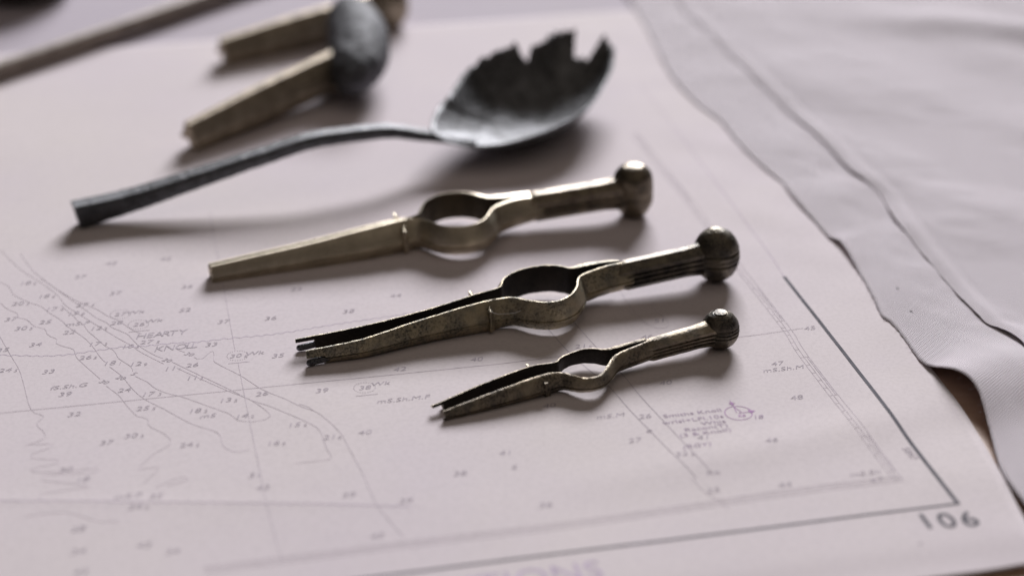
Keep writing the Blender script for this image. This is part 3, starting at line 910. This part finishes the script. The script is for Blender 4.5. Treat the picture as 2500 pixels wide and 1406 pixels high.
def notch(x, y):
    r = 1.0
    far = y < 175
    if far:
        d = (x - 1281) / 21.0
        if abs(d) < 1: r -= .135 * (1 - abs(d)) ** .8
        d = (x - 1437) / 33.0
        if abs(d) < 1: r -= .165 * min(1, (1 - abs(d)) * 2.6)
        r += .022 * noise.noise(Vector((x * .06, y * .06, 0))) + .02 * noise.noise(Vector((x * .14, y * .14, 3)))
        if 1300 < x < 1335: r -= .03
    else:
        r += .006 * noise.noise(Vector((x * .09, y * .09, 1)))
    return r
NR = 26
bm = bmesh.new()
cols = []
for s, n_, z, x, y in rim:
    rm = notch(x, y)
    col = []
    for j in range(1, NR + 1):
        r = rm * (j / NR)
        zz = BC[2] + (z - BC[2]) * (.35 * r ** 1.7 + .65 * r ** 3.2)
        col.append(bm.verts.new((BC[0] + (s - BC[0]) * r, BC[1] + (n_ - BC[1]) * r, zz)))
    cols.append(col)
cv = bm.verts.new(BC)
nC = len(cols)
for i in range(nC):
    a, b = cols[i], cols[(i + 1) % nC]
    bm.faces.new((cv, a[0], b[0]))
    for j in range(NR - 1): bm.faces.new((a[j], a[j+1], b[j+1], b[j]))
bowl = build("bowl", bm, M_BOWL, spoon, 60, .22, 11)
for p in bowl.data.polygons: pass
m = bowl.modifiers.new("thickness", "SOLIDIFY"); m.thickness = .0007; m.offset = -1

# ------------------------------------------------------------------ blurred things at the back
def plain_dividers(name, a_px, za, b_px, zb, knob_r, wmul, label, group):
    A, B = P(*a_px, za), P(*b_px, zb)
    L = math.hypot(B.x - A.x, B.y - A.y)
    t = empty(name, A, math.atan2(B.y - A.y, B.x - A.x), math.atan2(zb - za, L))
    tag(t, label, "dividers", group)
    h = lerp([0, L * .5, L], [4.0 * wmul, 4.9 * wmul, 5.0 * wmul]); w = lerp([0, L * .5, L], [3.3 * wmul, 4.4 * wmul, 4.6 * wmul])
    aa = lerp([0, 1], [1.6, 1.6]); bb = lerp([0, 1], [.6, .6])
    for side in (-1, 1):
        bm = bmesh.new()
        leg_mesh(bm, [(side * .6, side * .12), (L * .3, side * .1), (L * .6, side * .1), (L * .97, side * .1)], side, w, h, aa, bb, (2.2, -.35) if side > 0 else None, 1.2, side * 4.0, 1.6)
        dark_inner(build("leg", bm, M_BLURBRASS, t, 33, .12, side), M_INNER1)
    bm = bmesh.new(); lathe(bm, ball_profile(knob_r, knob_r * 1.2, [.8, -.8], .3, .25), 48, L, 0)
    build("hinge_knob", bm, M_BLURBRASS, t, 50, .1, 3)
    return t
plain_dividers("dividers", (463, 334), 5.2, (868, 142), 12.0, 7.5, 1.36, "blurred closed golden brass dividers running under the dark lump, nearer the spoon", "blurred brass dividers at the back of the chart")
plain_dividers("dividers", (543, 128), 5.0, (945, 14), 8.6, 8.8, 1.36, "blurred brass dividers at the very back, its round end showing past the dark lump", "blurred brass dividers at the back of the chart")

# dark lump lying across both
lp0, lp1 = P(864, 206, 12), P(850, 16, 17)
lc = (lp0 + lp1) / 2
bm = bmesh.new()
rows = []
axis = lp1 - lp0
LL = axis.length
ux_ = axis.normalized(); side_v = Vector((ux_.y, -ux_.x, 0)).normalized(); upv = side_v.cross(ux_)
for i in range(49):
    t = -1 + 2 * i / 48
    r = math.sqrt(max(0, 1 - abs(t) ** 2.3))
    bend = 4.6 * (1 - t * t) - 1.6
    row = []
    for k in range(40):
        q = 2 * math.pi * k / 40
        row.append(tuple(ux_ * (t * LL * .53) + side_v * (bend + 11.6 * r * math.cos(q)) + upv * (10.2 * r * math.sin(q))))
    rows.append(row)
rings(bm, rows)
lump = build("corroded_lump", bm, M_LUMP, None, 60, 1.6, 2)
lump.location = lc * S
tag(lump, "long dark grey corroded metal lump lying across the two blurred brass dividers", "corroded lump")

# long rod at the far left corner
bm = bmesh.new()
ra, rb = P(-160, 226, 3.6), P(700, -68, 3.6)
pts = [tuple(ra.lerp(rb, i / 30) - ra) for i in range(31)]
tube(bm, pts, [3.6 + .1 * math.sin(i * .7) for i in range(31)], 20)
rod = build("rod", bm, M_ROD, None, 60, .12, 5)
rod.location = ra * S
tag(rod, "long slim brown rod lying across the far left corner of the chart", "rod")
# dark object cut by the corner of the picture
bm = bmesh.new()
cc = P(60, -16, 0)
lathe(bm, [(.02, 0), (17, 0), (21, 3), (22, 9), (20, 18), (14, 25), (6, 29), (.02, 30)], 48)
dk = build("iron_weight", bm, M_BLACK, None, 50, .8, 6)
dk.location = Vector((cc.x, cc.y, 0)) * S
tag(dk, "dark rounded iron piece cut off by the far left corner, behind the brown rod", "iron piece")
